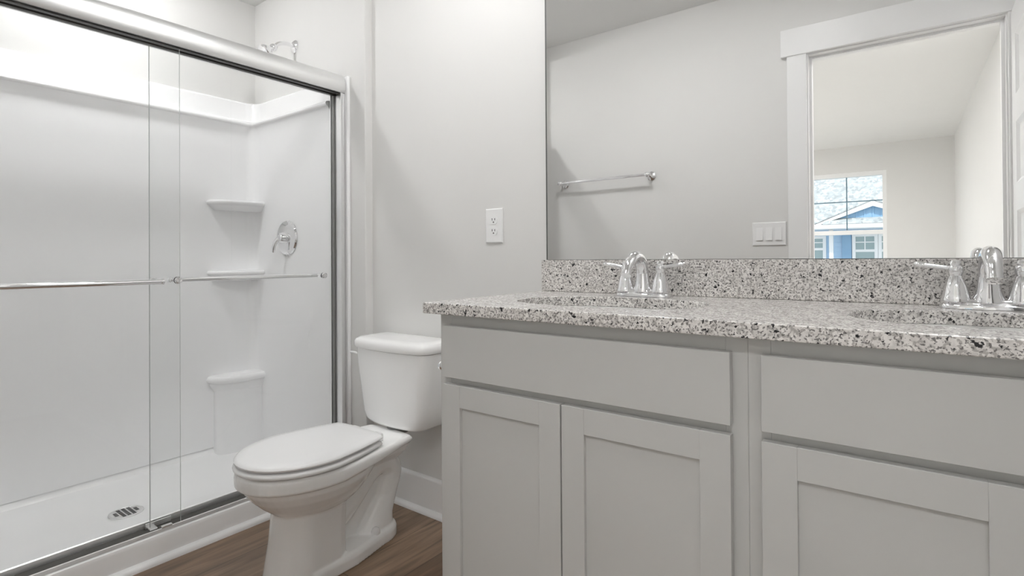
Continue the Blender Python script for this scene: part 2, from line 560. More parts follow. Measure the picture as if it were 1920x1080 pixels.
sx = -2.762                     # face of the back panel
t = thing('shower_surround', 'glossy white moulded shower wall surround with a lip near its top', 'shower wall', (-2.6, -0.8, 0.09))
def lip_prof(base, s):
    """(offset from the wall, z) profile of panel with the rounded lip and the band above it; s=+1/-1 gives the inward direction"""
    pts = [(-0.026, 0.085), (0.004, 0.085), (0.004, 0.60), (0.0, 1.20), (0.0, 1.600), (0.004, 1.640), (0.014, 1.668)]
    for k in range(7):
        a = -PI / 2 + PI * k / 6
        pts.append((0.021 + 0.011 * math.cos(a), 1.690 + 0.011 * math.sin(a)))
    pts += [(0.008, 1.704), (-0.004, 1.709), (-0.008, 1.715), (-0.008, 1.796), (-0.011, 1.804), (-0.016, 1.808), (-0.026, 1.808)]
    return [(base + s * o, z) for o, z in pts]
nend, send = YC - 0.022, YS + 0.022      # faces of the end panels
rc = 0.05                                # corner radius in plan
# one continuous shell: profile swept round a U-shaped plan with rounded corners
plan = [(-2.090, nend, 0, -1)]
plan.append((sx + rc, nend, 0, -1))
for k in range(1, 7):
    a = PI / 2 * k / 6
    plan.append((sx + rc - rc * math.sin(a), nend - rc + rc * math.cos(a), math.sin(a), -math.cos(a)))
for k in range(0, 7):
    a = PI / 2 * k / 6
    plan.append((sx + rc - rc * math.cos(a), send + rc - rc * math.sin(a), math.cos(a), math.sin(a)))
plan.append((-2.090, send, 0, 1))
b = bm_new()
pr = lip_prof(0, 1)
rings = []
for (px, py, nx, ny) in plan:
    rings.append([(px + nx * o, py + ny * o, z) for o, z in pr])
ring_loft(b, rings)
obj('wall_panel', b, 'acrylic', t, True, 40)
obj('front_flange', box(bm_new(), -2.014, -1.984, YC - 0.016, YC, 0.0, 1.80, 0.005, 3), 'acrylic', t, True)   # front flange beside the door jamb
def corner_shelf(z, la, lb, h, taper=True):
    """shelf filling the corner between back and end panels: rounded plan, bullnose front"""
    cx, cy = sx - 0.008, nend + 0.008
    def ring(g, zz):
        e = 2 / 2.7
        return [(cx, cy, zz)] + [(cx + (la - g) * math.cos(PI / 2 * k / 20) ** e, cy - (lb - g) * math.sin(PI / 2 * k / 20) ** e, zz) for k in range(21)]
    b = bm_new()
    r = h / 2
    rings = [ring(0.034, z - h * 2.2), ring(0.016, z - h * 1.25)] if taper else [ring(0.02, z - h)]
    for k in range(9):
        a = -PI / 2 + PI * k / 8
        rings.append(ring(r * 0.9 * (1 - math.cos(a)), z - r + r * math.sin(a)))
    ring_loft(b, rings)
    return b
for z in (1.290, 0.944):
    obj('corner_shelf', corner_shelf(z, 0.112, 0.245, 0.022), 'acrylic', t, True, 60)
obj('foot_rest', corner_shelf(0.432, 0.118, 0.250, 0.036), 'acrylic', t, True, 60)
b = bm_new()                             # moulded corner column under the foot rest
rings = []
for z, g in ((0.046, 0.020), (0.38, 0.020), (0.41, 0.012)):
    e = 2 / 3.0
    rings.append([(sx - 0.008, nend + 0.008, z)] + [(sx - 0.008 + (0.105 - g) * math.cos(PI / 2 * k / 16) ** e, nend + 0.008 - (0.236 - g) * math.sin(PI / 2 * k / 16) ** e, z) for k in range(17)])
ring_loft(b, rings)
obj('corner_column', b, 'acrylic', t, True, 60)

# shower valve
vx, vz = -2.448, 1.102
t = thing('shower_valve', 'round chrome shower valve with a lever handle on the shower end wall', 'shower valve', (vx, nend, vz))
b = bm_new()
lathe(b, [(0.0, 0.0), (0.084, 0.0), (0.085, 0.003), (0.080, 0.010), (0.062, 0.015), (0.040, 0.017), (0.0, 0.017)], (vx, nend, vz), '-Y', 48)
obj('escutcheon', b, 'chrome', t, True)
b = bm_new()
lathe(b, [(0.0, 0.012), (0.030, 0.012), (0.029, 0.020), (0.026, 0.028), (0.0245, 0.038), (0.021, 0.046), (0.012, 0.051), (0.0, 0.052)], (vx, nend, vz), '-Y', 32)
h = obj('hub', b, 'chrome', t, True)
b = bm_new()
tube(b, smooth_path([(vx, nend - 0.038, vz), (vx - 0.010, nend - 0.052, vz - 0.016), (vx - 0.020, nend - 0.060, vz - 0.042), (vx - 0.026, nend - 0.060, vz - 0.070)], 6),
     [0.013 - 0.006 * (k / 18) for k in range(19)], 14)
obj('lever', b, 'chrome', t, True, 60)

# shower head
hx, hz = -2.416, 2.032
t = thing('showerhead', 'chrome shower head on a curved arm high on the shower end wall', 'shower head', (hx, YC, hz))
b = bm_new()
lathe(b, [(0.0, 0.0), (0.032, 0.0), (0.031, 0.004), (0.024, 0.010), (0.014, 0.013), (0.0, 0.013)], (hx, YC, hz), '-Y', 32)
obj('wall_flange', b, 'chrome', t, True)
b = bm_new()
tube(b, smooth_path([(hx, YC, hz), (hx, YC - 0.045, hz + 0.002), (hx, YC - 0.085, hz - 0.012), (hx, YC - 0.108, hz - 0.036)], 6), 0.0095, 14)
obj('arm', b, 'chrome', t, True, 60)
b = bm_new()
d = Vector((0, -0.80, -0.60)).normalized()
o = Vector((hx, YC - 0.100, hz - 0.030))
u, v = frame_axes(d)
rings = []
for r, h in [(0.0, 0.0), (0.013, 0.0), (0.018, 0.008), (0.018, 0.018), (0.014, 0.024), (0.016, 0.032), (0.026, 0.046), (0.034, 0.062), (0.035, 0.072), (0.031, 0.076), (0.0, 0.076)]:
    rings.append([o + d * h + (u * math.cos(2 * PI * k / 28) + v * math.sin(2 * PI * k / 28)) * max(r, 1e-5) for k in range(28)])
ring_loft(b, rings)
obj('spray_head', b, 'chrome', t, True)

# ---------------------------------------------------------------- sliding shower door
fy_n, fy_s = YC - 0.001, YS + 0.001
t = thing('shower_door_frame', 'satin aluminium frame of the sliding shower door', 'shower door frame', (-2.04, -0.8, 0.09))
b = bm_new()
hp = [(-2.086, 1.724), (-2.086, 1.796), (-2.070, 1.802), (-2.030, 1.804)]
for k in range(13):                       # bulged front
    u = k / 12
    hp.append((-2.014 + 0.013 * math.sin(PI * u) ** 0.75 + 0.010 * u, 1.803 - 0.079 * u))
hp += [(-2.006, 1.724), (-2.010, 1.724), (-2.010, 1.747), (-2.078, 1.747), (-2.078, 1.724)]
extrude_profile(b, hp, 'Y', fy_s, fy_n)
obj('header', b, 'alu', t, True, 40)
b = bm_new()
box(b, -2.077, -2.011, fy_s + 0.001, fy_n - 0.001, 1.730, 1.745)
for x0 in (-2.024, -2.058):
    box(b, x0 - 0.006, x0 + 0.010, fy_s + 0.03, fy_n - 0.03, 1.7195, 1.7295)
hg = obj('hanger_rail', b, 'groove_shade', t)  # dark paint stands in for shade under the header
hg['label'] = 'hanger rail under the header, painted dark for shade'
for (a, c) in ((YC - 0.026, YC), (YS, YS + 0.026)):
    b = bm_new()
    s = 1 if a > -0.5 else -1
    y0, y1 = (a, c)
    box(b, -2.086, -2.004, y0 if s > 0 else y0, y1, 0.096, 1.7235, 0.003)
    jy0, jy1 = (y0 - 0.010, y0 + 0.002) if s > 0 else (y1 - 0.002, y1 + 0.010)
    box(b, -2.014, -2.004, jy0, jy1, 0.110, 1.7235, 0.001)
    box(b, -2.086, -2.080, jy0, jy1, 0.110, 1.7235, 0.001)
    j = obj('jamb', b, 'alu', t)
    b = bm_new()
    gy0, gy1 = (y0 - 0.006, y0 + 0.001) if s > 0 else (y1 - 0.001, y1 + 0.006)
    box(b, -2.078, -2.060, gy0, gy1, 0.110, 1.7235)
    g = obj('jamb_gasket', b, 'gasket', None)
    g.parent = j
b = bm_new()
extrude_profile(b, [(-2.090, 0.090), (-2.090, 0.119), (-2.086, 0.1205), (-2.081, 0.118), (-2.081, 0.098), (-2.042, 0.095), (-2.036, 0.101), (-2.031, 0.100), (-2.028, 0.090)], 'Y', fy_s, fy_n - 0.026)
obj('bottom_track', b, 'alu', t)
b = bm_new()
box(b, -2.080, -2.043, fy_s + 0.002, fy_n - 0.028, 0.0955, 0.0985)
gk = obj('track_groove_shade', b, 'groove_shade', t)  # strip painted dark for the shade inside the track
b = bm_new()
box(b, -2.042, -2.029, -0.765, -0.733, 0.099, 0.107, 0.002)
box(b, -2.076, -2.070, -0.800, -0.722, 0.099, 0.116, 0.001)
box(b, -2.076, -2.046, -0.795, -0.772, 0.099, 0.104, 0.001)
obj('bottom_guide', b, 'alu', t)

def sliding_panel(xg, y0, y1, bar_x, bar_y0, bar_y1, label, outer):
    t = thing('sliding_glass_panel', label, 'shower door', (xg, (y0 + y1) / 2, 0.105), 'sliding shower door panels')
    obj('glass', box(bm_new(), xg - 0.0025, xg + 0.0025, y0, y1, 0.108, 1.7205), 'glass', t)
    e = y1 if outer else y0
    b = bm_new()
    eg = 0.00015 if outer else 0.0006
    box(b, xg - 0.0026, xg + 0.0026, e - eg, e + eg, 0.108, 1.7205)
    ge = obj('polished_edge', b, 'edge_light' if outer else 'edge', t)
    b = bm_new()
    zb = 0.928
    s = 1 if bar_x > xg else -1
    r = 0.0085
    tube(b, [(bar_x, bar_y0, zb), (bar_x, bar_y1, zb)], r, 20)
    for yy in (bar_y0 + 0.010, bar_y1 - 0.010):
        tube(b, [(xg + s * 0.003, yy, zb), (bar_x, yy, zb)], [0.0075, 0.0075], 16)
        lathe(b, [(0, 0), (0.0125, 0), (0.0125, 0.005), (0.010, 0.008), (0, 0.008)], (xg + s * 0.003, yy, zb), 'X' if s > 0 else '-X', 20)
    for yy, e in ((bar_y0, -1), (bar_y1, 1)):
        lathe(b, [(0.0, -0.002), (0.0105, -0.002), (0.0105, 0.004), (0.006, 0.008), (0, 0.009)], (bar_x, yy, zb), 'Y' if e > 0 else None or ('-Y'), 18)
    obj('towel_bar', b, 'chrome', t, True, 40)
    for yy in (bar_y0 + 0.010, bar_y1 - 0.010):
        b = bm_new()
        lathe(b, [(0, 0), (0.012, 0), (0.012, 0.004), (0.009, 0.007), (0.0, 0.007)], (xg - s * 0.003, yy, zb), '-X' if s > 0 else 'X', 20)
        obj('screw_cap', b, 'chrome', t, True, 40)
    return t
sliding_panel(-2.020, -1.525, -0.712, -1.972, -1.45, -0.785, 'left sliding shower glass panel with its towel bar on the room side', True)
sliding_panel(-2.054, -0.792, -0.050, -2.098, -0.715, -0.118, 'right sliding shower glass panel with its towel bar inside the shower', False)

# ---------------------------------------------------------------- toilet
TX = -1.575
t = thing('toilet', 'white two-piece toilet with its lid closed between the shower and the vanity', 'toilet', (TX, -0.4, 0))
def egg(vb, vf, hw, vm=None, n=48, back_hw=None, pw=2.0):
    """plan outline: rounded front, blunter back (v = distance from the wall)"""
    vm = vb + (vf - vb) * 0.48 if vm is None else vm
    pts = []
    for k in range(n):
        a = 2 * PI * k / n
        c, s = math.cos(a), math.sin(a)
        if c >= 0:                # front half: ellipse
            v = vm + (vf - vm) * c
            x = hw * math.copysign(abs(s) ** 0.94, s)
        else:                     # back half: superellipse that ends blunt
            e = 2.0 / pw
            v = vm - (vm - vb) * abs(c) ** e
            x = hw * math.copysign(abs(s) ** e, s)
            if back_hw is not None:
                f = (vm - v) / (vm - vb)
                lim = hw + (back_hw - hw) * (f ** 1.3)
                x = math.copysign(min(abs(x), lim), x)
        pts.append((TX + x, -v))
    return pts
def loft2(b, levels):
    ring_loft(b, [[(x, y, z) for x, y in pts] for z, pts in levels])
b = bm_new()
rim = lambda g, z: (z, egg(0.160 + g, 0.732 - g, 0.176 - g, 0.50, back_hw=0.112 - g, pw=5.0))
ring_loft(b, [[(x, y, z + lift * 0.020 * min(1.0, max(0.0, (0.46 + y) / 0.24))) for x, y in pts] for (z, pts), lift in
              ((rim(0.006, 0.318), 1), (rim(0.0, 0.324), 1), (rim(-0.001, 0.345), 0.3), (rim(0.0, 0.357), 0), (rim(0.006, 0.364), 0))])           # rim and tank deck
bowl = []
for z, vb, vf, hw in [(0.205, 0.36, 0.600, 0.082), (0.222, 0.34, 0.632, 0.104), (0.245, 0.32, 0.660, 0.128), (0.275, 0.30, 0.690, 0.150), (0.300, 0.28, 0.708, 0.162), (0.330, 0.26, 0.718, 0.166)]:
    bowl.append((z, egg(vb, vf, hw, 0.50)))
loft2(b, bowl)
def ped(vb, vf, hw, r, n=10):
    """pedestal plan: square back, round front"""
    pts = [(TX - hw * 0.80, -vb), (TX - hw * 0.97, -(vb + 0.03))]
    for k in range(2 * n + 1):
        a = PI * k / (2 * n)
        pts.append((TX - hw * math.cos(a), -(vf - r + r * math.sin(a) ** 0.9)))
    pts += [(TX + hw * 0.97, -(vb + 0.03)), (TX + hw * 0.80, -vb)]
    return pts
loft2(b, [(0.0, ped(0.425, 0.655, 0.098, 0.096)), (0.03, ped(0.425, 0.650, 0.096, 0.095)), (0.12, ped(0.425, 0.635, 0.092, 0.095)), (0.21, ped(0.42, 0.625, 0.092, 0.095)), (0.25, ped(0.37, 0.625, 0.100, 0.10))])
# foot flange
def foot(g):
    pts = []
    for k in range(17):
        a = PI * k / 16
        pts.append((TX - (0.078 - g) * math.cos(a), -(0.268 - (0.104 - g) * math.sin(a))))
    pts += [(TX + 0.106 - g, -0.40), (TX + 0.104 - g, -0.56), (TX - 0.104 + g, -0.56), (TX - 0.106 + g, -0.40)]
    return pts
loft2(b, [(0.0, foot(0.0)), (0.030, foot(0.001)), (0.040, foot(0.006)), (0.045, foot(0.016))])
# web, neck below the deck and trapway
box(b, TX - 0.012, TX + 0.012, -0.46, -0.22, 0.02, 0.28)
ring_loft(b, [[(TX + sx_ * hw, -v, z) for sx_, v in ((-1, vb), (-1, vf), (1, vf), (1, vb))] for z, hw, vb, vf in ((0.335, 0.100, 0.166, 0.34), (0.305, 0.082, 0.172, 0.33), (0.28, 0.056, 0.178, 0.32), (0.255, 0.032, 0.19, 0.28))])
path = smooth_path([(0, -0.50, 0.115), (0, -0.43, 0.125), (0, -0.36, 0.175), (0, -0.285, 0.245), (0, -0.225, 0.262), (0, -0.182, 0.225), (0, -0.205, 0.15), (0, -0.226, 0.08), (0, -0.228, 0.02)], 6)
tube(b, [(TX + p.x, p.y, p.z) for p in path], [0.047] * len(path), 20)
ring_loft(b, [[(TX + a * math.cos(2 * PI * k / 28), -(vc - c * math.sin(2 * PI * k / 28)), z) for k in range(28)] for z, vc, c, a in
              ((0.02, 0.262, 0.088, 0.062), (0.06, 0.258, 0.080, 0.058), (0.10, 0.240, 0.062, 0.052), (0.15, 0.210, 0.050, 0.048))])
body = obj('bowl', b, 'porcelain', t, True, 60)
rm = body.modifiers.new('remesh', 'REMESH')
rm.mode = 'VOXEL'
rm.voxel_size = 0.003
rm.use_smooth_shade = True
sm = body.modifiers.new('smooth', 'SMOOTH')
sm.factor = 0.5
sm.iterations = 6
def lidplan(g, vb, vf, hw):
    return egg(vb + g, vf - g, hw - g, 0.52, back_hw=0.124 - g, pw=4.0)
b = bm_new()
loft2(b, [(z, lidplan(g, 0.300, 0.736, 0.179)) for z, g in ((0.3675, 0.010), (0.3700, 0.002), (0.375, 0.0), (0.381, 0.002), (0.3845, 0.008))])
obj('seat', b, 'plastic', t, True, 50)
b = bm_new()
loft2(b, [(z, lidplan(g, 0.296, 0.733, 0.176)) for z, g in ((0.3885, 0.010), (0.391, 0.002), (0.396, 0.0), (0.401, 0.003), (0.4045, 0.010), (0.4065, 0.035), (0.4075, 0.08))])
obj('lid', b, 'plastic', t, True, 50)
for s in (-1, 1):
    b = bm_new()
    box(b, TX + s * 0.062 - 0.020, TX + s * 0.062 + 0.020, -0.305, -0.272, 0.364, 0.392, 0.006, 3)
    obj('hinge', b, 'plastic', t, True)
def tankplan(hw, v0, v1, bulge, r=0.035):
    pts = []
    n = 7
    pts_c = [(-hw, v1, PI, PI / 2), (hw, v1, PI / 2, 0)]
    # front edge bowed, corners rounded
    for k in range(n):
        a = PI - PI / 2 * k / (n - 1)
        pts.append((-hw + r + r * math.cos(a), v1 - r + r * math.sin(a)))
    for k in range(1, 10):
        u = -1 + 2 * k / 10
        pts.append(((hw - r) * u, v1))
    for k in range(n):
        a = PI / 2 - PI / 2 * k / (n - 1)
        pts.append((hw - r + r * math.cos(a), v1 - r + r * math.sin(a)))
    for k in range(4):
        a = -PI / 2 * k / 3
        rr = 0.012
        pts.append((hw - rr + rr * math.cos(a), v0 + rr + rr * math.sin(a)))
    for k in range(4):
        a = -PI / 2 - PI / 2 * k / 3
        rr = 0.012
        pts.append((-hw + rr + rr * math.cos(a), v0 + rr + rr * math.sin(a)))
    out = []
    for x, v in pts:
        f = max(0.0, (v - v0) / (v1 - v0))
        v2 = v + bulge * f * (1 - (x / hw) ** 2)
        out.append((TX + x, -v2))
    return out
b = bm_new()
loft2(b, [(z, tankplan(hw, 0.018 + c, v1, bl)) for z, hw, c, v1, bl in
          ((0.371, 0.130, 0.02, 0.150, 0.018), (0.376, 0.148, 0.008, 0.162, 0.022), (0.388, 0.160, 0.002, 0.168, 0.024), (0.415, 0.170, 0.0, 0.172, 0.024), (0.50, 0.182, 0.0, 0.176, 0.026), (0.60, 0.194, 0.0, 0.181, 0.028), (0.656, 0.199, 0.0, 0.183, 0.028))])
obj('tank', b, 'porcelain', t, True, 50)
b = bm_new()
loft2(b, [(z, tankplan(hw, 0.014 + c, v1, 0.028, 0.045)) for z, hw, c, v1 in
          ((0.658, 0.200, 0.004, 0.184), (0.659, 0.206, 0.0, 0.190), (0.666, 0.209, 0.0, 0.193), (0.682, 0.208, 0.0, 0.192), (0.690, 0.204, 0.004, 0.187), (0.6955, 0.194, 0.012, 0.176), (0.698, 0.17, 0.03, 0.15))])
obj('tank_lid', b, 'porcelain', t, True, 50)
b = bm_new()
lathe(b, [(0, 0.0), (0.042, 0.0), (0.042, 0.03), (0.0, 0.03)], (TX, -0.135, 0.350), 'Z', 24)
g = obj('tank_gasket', b, 'gasket', t)
g['label'] = 'dark gasket between tank and bowl'
b = bm_new()
lathe(b, [(0, 0.0), (0.013, 0.0), (0.012, 0.006), (0.009, 0.010), (0, 0.010)], (TX - 0.196, -0.150, 0.617), '-X', 20)
tube(b, smooth_path([(TX - 0.200, -0.150, 0.617), (TX - 0.212, -0.152, 0.621), (TX - 0.240, -0.150, 0.622), (TX - 0.275, -0.140, 0.620)], 5), 0.0055, 12)
obj('flush_lever', b, 'plastic', t, True, 60)
for s in (-1, 1):
    b = bm_new()
    lathe(b, [(0.0, 0.0), (0.0155, 0.0), (0.0155, 0.008), (0.012, 0.017), (0.006, 0.021), (0, 0.022)], (TX + s * 0.058, -0.290, 0.043), 'Z', 20)
    obj('bolt_cap', b, 'plastic', t, True)

# ---------------------------------------------------------------- vanity
CZ0, CZ1 = 0.861, 0.888
FY = -0.530                      # face frame
DY = -0.550                      # front of doors and drawers
seam = -0.234
def shaker_door(b, x0, x1, z0, z1, y0, y1, st=0.053, rec=0.009):
    box(b, x0, x0 + st, y1, y0, z0, z1, 0.0006, 1)
    box(b, x1 - st, x1, y1, y0, z0, z1, 0.0006, 1)
    box(b, x0 + st, x1 - st, y1 + 0.0004, y0, z0, z0 + st, 0.0006, 1)
    box(b, x0 + st, x1 - st, y1 + 0.0004, y0, z1 - st, z1, 0.0006, 1)
    box(b, x0 + st - 0.002, x1 - st + 0.002, y1 + rec, y0 - 0.002, z0 + st - 0.002, z1 - st + 0.002)
def cabinet(name, x0, x1, xs, label, side_left):
    t = thing(name, label, 'cabinet', ((x0 + x1) / 2, -0.27, 0), 'vanity cabinets')
    b = bm_new()
    box(b, x0, x1, FY + 0.018, -0.004, 0.10, CZ0)                    # box
    box(b, x0 + 0.0, x1, FY + 0.075, -0.02, 0.0, 0.10)               # plinth
    obj('carcass', b, 'cabinet', t)
    b = bm_new()
    dl, dr_ = xs[0], xs[-1]
    box(b, x0, dl + 0.012, FY, FY + 0.018, 0.10, CZ0, 0.0008, 1)     # stiles
    box(b, dr_ - 0.012, x1, FY, FY + 0.018, 0.10, CZ0, 0.0008, 1)
    box(b, dl + 0.012, dr_ - 0.012, FY, FY + 0.018, 0.820, CZ0, 0.0006, 1)
    box(b, dl + 0.012, dr_ - 0.012, FY, FY + 0.018, 0.680, 0.716, 0.0006, 1)
    box(b, dl + 0.012, dr_ - 0.012, FY, FY + 0.018, 0.10, 0.14, 0.0006, 1)
    obj('face_frame', b, 'cabinet', t)
    b = bm_new()
    box(b, xs[0], xs[-1], DY, FY - 0.003, 0.7065, 0.8325, 0.0007, 1)
    obj('drawer_front', b, 'cabinet', t)
    for a, c in zip(xs, xs[1:]):
        g0 = 0.0 if a == xs[0] else 0.0018
        g1 = 0.0 if c == xs[-1] else 0.0018
        b = bm_new()
        shaker_door(b, a + g0, c - g1, 0.125, 0.690, FY - 0.003, DY)
        obj('door', b, 'cabinet', t)
    return t
cabinet('vanity_cabinet', -0.964, seam - 0.0001, (-0.937, -0.600, -0.259), 'grey shaker vanity cabinet beside the toilet, the left one of two', True)
cabinet('vanity_cabinet.001', seam + 0.0001, 0.505, (-0.2095, 0.1295, 0.480), 'grey shaker vanity cabinet under the right sink, cut by the photo edge', False)

SINKS = ((-0.612, -0.308), (0.132, -0.308))
SRX, SRY = 0.236, 0.153
def sink_loop(cx, cy, k=1.0, n=64):
    out = []
    for i in range(n):
        a = 2 * PI * i / n
        c, s = math.cos(a), math.sin(a)
        e = 2 / 2.5
        out.append((cx + SRX * k * math.copysign(abs(c) ** e, c), cy + SRY * k * math.copysign(abs(s) ** e, s)))
    return out
b = bm_new()
edges = []
def loop_edges(pts, z):
    vs = [b.verts.new((x, y, z)) for x, y in pts]
    for i in range(len(vs)):
        edges.append(b.edges.new((vs[i], vs[(i + 1) % len(vs)])))
    return vs
outer = [(-0.992, -0.002), (-0.992, -0.566), (0.53, -0.566), (0.53, -0.002)]
loop_edges(outer, CZ1)
for cx, cy in SINKS:
    loop_edges(sink_loop(cx, cy), CZ1)
r = bmesh.ops.triangle_fill(b, use_beauty=True, use_dissolve=False, edges=edges)
fs = [f for f in r['geom'] if isinstance(f, bmesh.types.BMFace)]
for f in fs:
    if f.normal.z < 0:
        f.normal_flip()
ex = bmesh.ops.extrude_face_region(b, geom=fs)
for v in [g for g in ex['geom'] if isinstance(g, bmesh.types.BMVert)]:
    v.co.z = CZ0
o = obj('countertop', b, 'granite')
bv = o.modifiers.new('eased_edge', 'BEVEL')
bv.width = 0.002
bv.segments = 2
bv.limit_method = 'ANGLE'
bv.angle_limit = R(60)
tag(o, 'speckled grey and black granite vanity top with two sink cut-outs', 'countertop')
o = obj('backsplash', box(bm_new(), -0.997, 0.53, -0.021, -0.001, CZ1 + 0.0005, 0.9895, 0.0012, 1), 'granite')
tag(o, 'speckled granite backsplash strip under the mirror', 'backsplash')

for i, (cx, cy) in enumerate(SINKS):
    lab = ('undermount sink bowl in the granite top nearer the toilet', 'undermount sink bowl in the granite top below the right faucet')[i]
    t = thing('sink', lab, 'sink', (cx, cy, CZ0 - 0.13), 'undermount sinks')
    b = bm_new()
    rings = []
    for k, z in ((1.10, 0.0), (1.02, 0.0), (1.005, -0.006), (0.97, -0.04), (0.88, -0.085), (0.68, -0.118), (0.35, -0.132), (0.12, -0.135)):
        rings.append([(x, y, CZ0 - 0.0008 + z) for x, y in sink_loop(cx, cy, k, 48)])
    inner = len(rings)
    for k, z in ((0.12, -0.145), (0.35, -0.142), (0.70, -0.128), (0.91, -0.090), (1.0, -0.04), (1.03, -0.012), (1.10, -0.012)):
        rings.append([(x, y, CZ0 - 0.0008 + z) for x, y in sink_loop(cx, cy, k, 48)])
    ring_loft(b, rings, False, False)
    obj('bowl', b, 'porcelain', t, True, 60)
    b = bm_new()
    lathe(b, [(0, 0), (0.031, 0), (0.031, 0.004), (0.024, 0.006), (0, 0.004)], (cx, cy, CZ0 - 0.138), 'Z', 28)
    obj('drain', b, 'chrome', t, True)

# faucets: wide centre-set with bell handles, levers and an arched spout
def faucet_parts(fx, fy, t):
    z0 = CZ1
    b = bm_new()
    def plan(g):
        pts = []
        for k in range(40):
            a = 2 * PI * k / 40
            c, s = math.cos(a), math.sin(a)
            pts.append((fx + (0.078 - g) * math.copysign(abs(c) ** 0.72, c), fy + (0.027 - g) * math.copysign(abs(s) ** 0.72, s)))
        return pts
    loft2(b, [(z0 + z, plan(g)) for z, g in ((0.0005, 0.0), (0.006, 0.0), (0.009, 0.002), (0.011, 0.006), (0.017, 0.008), (0.020, 0.012))])
    obj('base_plate', b, 'chrome', t, True, 40)
    b = bm_new()
    lathe(b, [(0, 0.014), (0.026, 0.014), (0.0255, 0.020), (0.022, 0.030), (0.019, 0.045), (0.0175, 0.060), (0.0165, 0.074), (0.0, 0.078)], (fx, fy, z0), 'Z', 32)
    p = smooth_path([(fx, fy, z0 + 0.060), (fx, fy - 0.006, z0 + 0.088), (fx, fy - 0.026, z0 + 0.108), (fx, fy - 0.058, z0 + 0.109), (fx, fy - 0.086, z0 + 0.093), (fx, fy - 0.104, z0 + 0.068)], 7)
    n = len(p)
    tube(b, p, [0.0165 + 0.0015 * math.sin(PI * k / (n - 1)) - 0.004 * k / (n - 1) for k in range(n)], 20)
    obj('spout', b, 'chrome', t, True, 45)
    b = bm_new()
    e = p[-1]
    d = (p[-1] - p[-2]).normalized()
    tube(b, [e - d * 0.001, e + d * 0.008], 0.0135, 20)
    obj('aerator', b, 'chrome', t, True, 45)
    for s in (-1, 1):
        b = bm_new()
        hx_ = fx + s * 0.051
        lathe(b, [(0, 0.014), (0.0255, 0.014), (0.0255, 0.018), (0.0235, 0.022), (0.0215, 0.034), (0.0175, 0.050), (0.0125, 0.062), (0.0105, 0.067), (0.0115, 0.070), (0.0130, 0.074), (0.0135, 0.080), (0.0125, 0.085), (0.0085, 0.088), (0.0100, 0.092), (0.0075, 0.098), (0.0, 0.100)], (hx_, fy, z0), 'Z', 28)
        h = obj('handle', b, 'chrome', t, True, 40)
        b = bm_new()
        zz = z0 + 0.081
        rings = []
        for q, (w, hh) in ((0.004, (0.0055, 0.0050)), (0.016, (0.0052, 0.0046)), (0.034, (0.0068, 0.0052)), (0.050, (0.0088, 0.0058)), (0.060, (0.0092, 0.0060)), (0.067, (0.0070, 0.0050)), (0.070, (0.0025, 0.0020))):
            zc = zz + 0.010 * (q / 0.07)
            rings.append([(hx_ + s * q, fy + w * math.cos(2 * PI * k / 16), zc + hh * math.sin(2 * PI * k / 16)) for k in range(16)])
        ring_loft(b, rings)
        lv = obj('lever', b, 'chrome', None, True, 60)
        lv.parent = h
        lv.matrix_parent_inverse = Matrix.Identity(4)
    return t
t = thing('faucet', 'chrome two-handle faucet at the sink nearer the toilet', 'faucet', (-0.612, -0.092, CZ1), 'vanity faucets')
faucet_parts(-0.612, -0.092, t)
t = thing('faucet', 'chrome two-handle faucet at the right sink, cut by the photo edge', 'faucet', (0.115, -0.078, CZ1), 'vanity faucets')
faucet_parts(0.115, -0.078, t)

# wall mirror
t = thing('wall_mirror', 'large frameless wall mirror above the granite backsplash', 'mirror', (-0.23, -0.004, 0.9905))
obj('glass', box(bm_new(), -0.9815, 0.53, -0.0062, -0.0052, 0.991, 2.02), 'mirror', t)
obj('backing', box(bm_new(), -0.9865, 0.5305, -0.0058, -0.0005, 0.9905, 2.0205), 'mirror_edge', t)

# toilet paper holder on the vanity side
t = thing('toilet_paper_holder', 'chrome toilet paper holder on the vanity side, mostly hidden behind the cabinet', 'toilet paper holder', (-0.963, -0.40, 0.70))
b = bm_new()
lathe(b, [(0, 0), (0.024, 0), (0.023, 0.006), (0.012, 0.010), (0, 0.010)], (-0.9632, -0.40, 0.702), '-X', 28)
obj('wall_plate', b, 'chrome', t, True)
b = bm_new()
tube(b, smooth_path([(-0.966, -0.40, 0.702), (-1.02, -0.40, 0.702), (-1.045, -0.402, 0.702), (-1.052, -0.42, 0.702), (-1.052, -0.435, 0.702)], 6), 0.0085, 16)
lathe(b, [(0, 0), (0.0085, 0), (0.012, 0.004), (0.0125, 0.012), (0.008, 0.017), (0, 0.018)], (-1.052, -0.428, 0.702), '-Y', 20)
obj('arm', b, 'chrome', t, True, 50)

